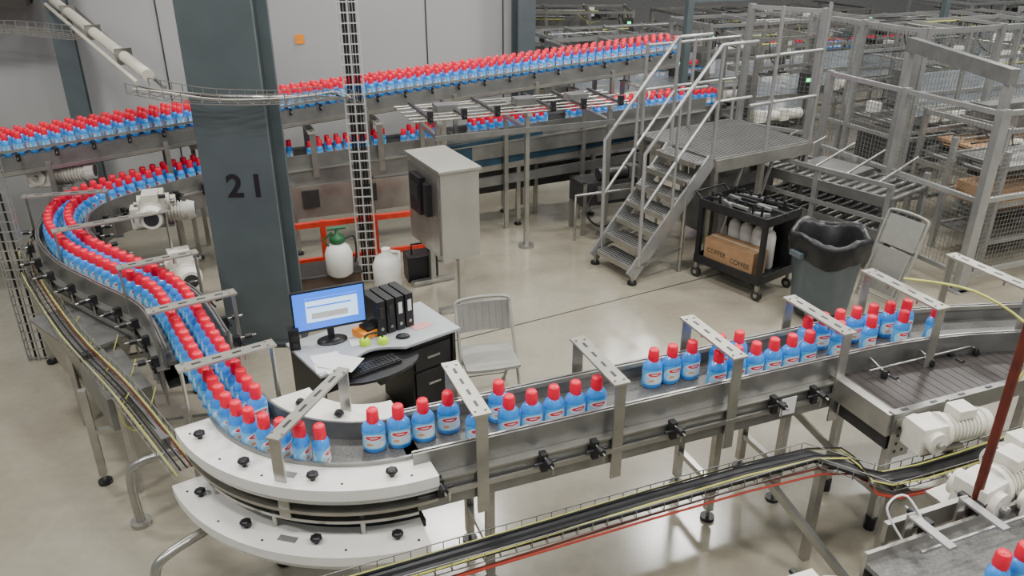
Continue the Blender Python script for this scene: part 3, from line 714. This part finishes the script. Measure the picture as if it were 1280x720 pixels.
def machine(name,loc,az,L,W,H,seed,card=False,clear=True):
    random.seed(seed); b=B(name,(loc[0],loc[1],0),az)
    nx=max(2,int(L/.9)+1); FR=random.choice([ALU,STEEL,ALU])
    for i in range(nx):
        x=-L/2+L*i/(nx-1)
        for y in(-W/2,W/2): b.box((x,y,H/2),(.06,.06,H),FR)
        b.box((x,0,H-.04),(.05,W,.06),FR); b.box((x,0,.8),(.05,W,.06),STEEL)
    for y in(-W/2,W/2):
        for z in(.25,.8,H*.6,H*.8,H-.04): b.box((0,y,z),(L,.045,.05),FR)
    for k in range(int(L/.14)): x=-L/2+.1+k*.14; b.cyl((x,-W*.4,.9),(x,W*.4,.9),.03,PLATE,6)
    for y in(-W*.4,W*.4,0): b.box((0,y,.95),(L,.03,.12),PLATE)
    b.box((R(-L/4,L/4),0,.45),(L*.45,W*.7,.5),DST); b.box((0,W*.3,1.3),(L*.5,W*.2,.5),PLATE)
    for k in range(int(6+L*5)):
        x,y,z=R(-L/2.3,L/2.3),R(-W/2.4,W/2.4),R(1.0,H-.1); t=random.choice([STEEL,PLATE,MOTOR,DST,WHITE,DST,GREYP,STEEL])
        b.box((x,y,z),(R(.06,.28),R(.06,.25),R(.05,.22)),t); b.cyl((x,y,z),(x,y,H-.05),.012,STEEL,6)
    for k in range(int(5+L*3.5)):
        y,z=R(-W/2,W/2),R(.9,H); x=R(-L/2,0); b.cyl((x,y,z),(x+R(.5,L/2),y,z),.013,random.choice([STEEL,ALU,DST,BLACK,YEL,ALU]),6)
    for k in range(int(L*3)):
        x=R(-L/2,L/2); z=R(1,H); b.cyl((x,-W/2,z),(x,W/2,z),.013,random.choice([STEEL,ALU,DST]),6)
    for k in range(int(L*2)):
        x,y=R(-L/2,L/2),R(-W/2,W/2); q=R(.3,.8); b.tube(smooth([(x,y,H-.1),(x+.1,y,H-q*.6),(x+q,y+.1,H-q),(x+q+.2,y,H-.3)],4),.010,random.choice([BLACK,BLACK,DST,YEL]),5)
    for k in range(2):
        x=R(-L/2.5,L/2.5); s=R(.9,1.1); b.cyl((x,-W/2-.05,1.05),(x+.25*s,-W/2-.05,1.05),.08,MOTOR,14); b.box((x-.08,-W/2-.05,1.05),(.15,.15,.16),MOTOR)
    if clear:
        for i in range(nx-1):
            x=-L/2+L*(i+.5)/(nx-1); b.box((x,-W/2-.01,(H*.72+.9)/2+.1),(L/(nx-1)-.12,.008,H*.72-1.0),CLEAR)
    if card:
        for k in range(6): b.box((R(-.06,.06),R(-.05,.05),1.03+k*.014),(L*.8,W*.8,.01),CARD,R(-3,3))
        b.box((-.1,-.1,.45),(L*.8,W*.8,.04),CARD)
    b.box((L/2-.1,-W/2-.06,1.5),(.2,.1,.3),DST); b.box((L/2-.1,-W/2-.115,1.55),(.08,.01,.05),GLED)
    b.done()
machine('palletizer',(6.9,10.45),21.5,2.6,1.2,1.5,1,True,False)
machine('inspection_machine',(3.9,12.55),21.5,1.0,.8,2.2,11)
machine('case_packer',(7.0,13.0),21.5,3.0,1.2,2.3,2)
machine('case_packer',(4.5,14.7),21.5,3.2,1.2,2.2,3)
machine('wrapping_machine',(10.2,14.1),21.5,2.8,1.5,2.4,4)
machine('filling_machine',(1.7,13.9),21.5,2.0,1.0,1.9,5)
machine('filling_machine',(8.2,16.6),21.5,4.5,1.3,2.0,6)
machine('filling_machine',(2.2,17.0),21.5,3.6,1.4,1.7,8)
machine('labelling_machine',(13.0,17.4),21.5,4,1.8,2.4,9)
machine('labelling_machine',(12.5,21.0),21.5,5,1.8,2.0,10)
machine('labelling_machine',(6.0,20.2),21.5,5,1.8,1.8,12)
machine('labelling_machine',(0.8,20.2),0,4,1.6,1.8,13)
random.seed(5)
for ox,oy,L in((2.5,12.75,1.0),(5.3,18.2,5),(2.5,15.3,3)):
    b=B('bottle_row')
    for t in(0,.12):
        for k in range(int(L/.12)):
            p=lin((ox,oy),k*.12,t,1.02); bottle(b,p,R(0,1),8,.9)
    b.done()
    b=B('bottle_conveyor')
    p,q=lin((ox,oy),-.1,.06,1.0),lin((ox,oy),L,.06,1.0); b.beam(p,q,.32,.04,BELT)
    for t in(-.12,.24): p,q=lin((ox,oy),-.1,t,.95),lin((ox,oy),L,t,.95); b.beam(p,q,.02,.15,PLATE)
    for s in(.1,L/2,L-.1): p=lin((ox,oy),s,.06); leg(b,p[0],p[1],.95)
    b.done()
# ================================================================ bottom right corner machine
b=B('bottle_conveyor',(1.96,2.97,0),21.5)
b.box((.9,-.15,.90),(2.2,.5,.03),BELT)
for y in(-.41,.11): b.box((.9,y,.88),(2.2,.02,.18),STEEL)
b.box((.35,.2,.96),(.7,.03,.12),STEEL); b.box((.9,-.15,.78),(2.2,.48,.02),PLATE)
for x in(0,1.0,1.9):
    for y in(-.36,.06): b.box((x,y,.4),(.05,.05,.78),STEEL)
for x in(.1,.45): b.beam((x,-.1,1.08),(x,.15,1.08),.05,.012,ALU); b.box((x,.15,.98),(.05,.012,.22),STEEL); clamp(b,x+.1,.13,.98,0,1)
b.cyl((.0,-.02,1.02),(1.9,-.02,1.02),.01,STEEL,6)
b.tube(smooth([(.05,.12,.95),(-.02,.2,1.12),(.1,.2,1.16),(.15,.05,1.0)],5),.006,PAPER,6)
b.done()
b=B('bottle_row')
for k in range(7): 
    p=lin((1.96,2.97),.18+k*.14,-.28,.915); bottle(b,p,.4,14)
b.done()
motor('gear_motor',(2.62,3.50,.99),30,1.2); motor('gear_motor',(3.0,3.80,.99),200,1.0); motor('gear_motor',(1.30,2.84,.74),20,1.2); motor('gear_motor',(2.9,3.36,.99),30,1.1)
b=B('motor_bench',(2.85,3.5,0),25); b.box((0,0,.86),(.9,.6,.03),STEEL)
for x in(-.4,.4):
    for y in(-.25,.25): b.box((x,y,.42),(.04,.04,.85),STEEL)
b.done()
b=B('motor_bench',(1.33,2.83,0),21.5); b.box((0,0,.60),(.6,.25,.03),STEEL)
for x in(-.25,.25): b.box((x,0,.3),(.04,.04,.6),STEEL)
b.done()
# ================================================================ lamps
for x in(-5,-1,3,7,11):
    for y in(1.5,6.5,11.2,17):
        if (x,y) in((-5,17),(-1,17),(-5,11.2)): continue
        b=B('high_bay_lamp',(x,y,6.2),0); b.box((0,0,.06),(1.3,.4,.08),PLATE); b.box((0,0,.015),(1.2,.3,.01),LAMP); b.done()
        l=bpy.data.lights.new('lamp_light','AREA'); l.shape='RECTANGLE'; l.size=1.2; l.size_y=.35; l.energy=185 if y<12 else 150; l.color=(1,.98,.93)
        o=bpy.data.objects.new('lamp_light',l); bpy.context.collection.objects.link(o); o.location=(x,y,6.18)
w=bpy.data.worlds.new('hall'); bpy.context.scene.world=w; w.use_nodes=True
w.node_tree.nodes['Background'].inputs[0].default_value=(.86,.91,1,1); w.node_tree.nodes['Background'].inputs[1].default_value=.25
cam=bpy.data.cameras.new('camera'); cam.lens=28.125; cam.sensor_width=36; cam.clip_end=200
co=bpy.data.objects.new('camera',cam); bpy.context.collection.objects.link(co); co.location=(0,0,3.8); co.rotation_euler=(math.radians(65),0,0)
bpy.context.scene.camera=co
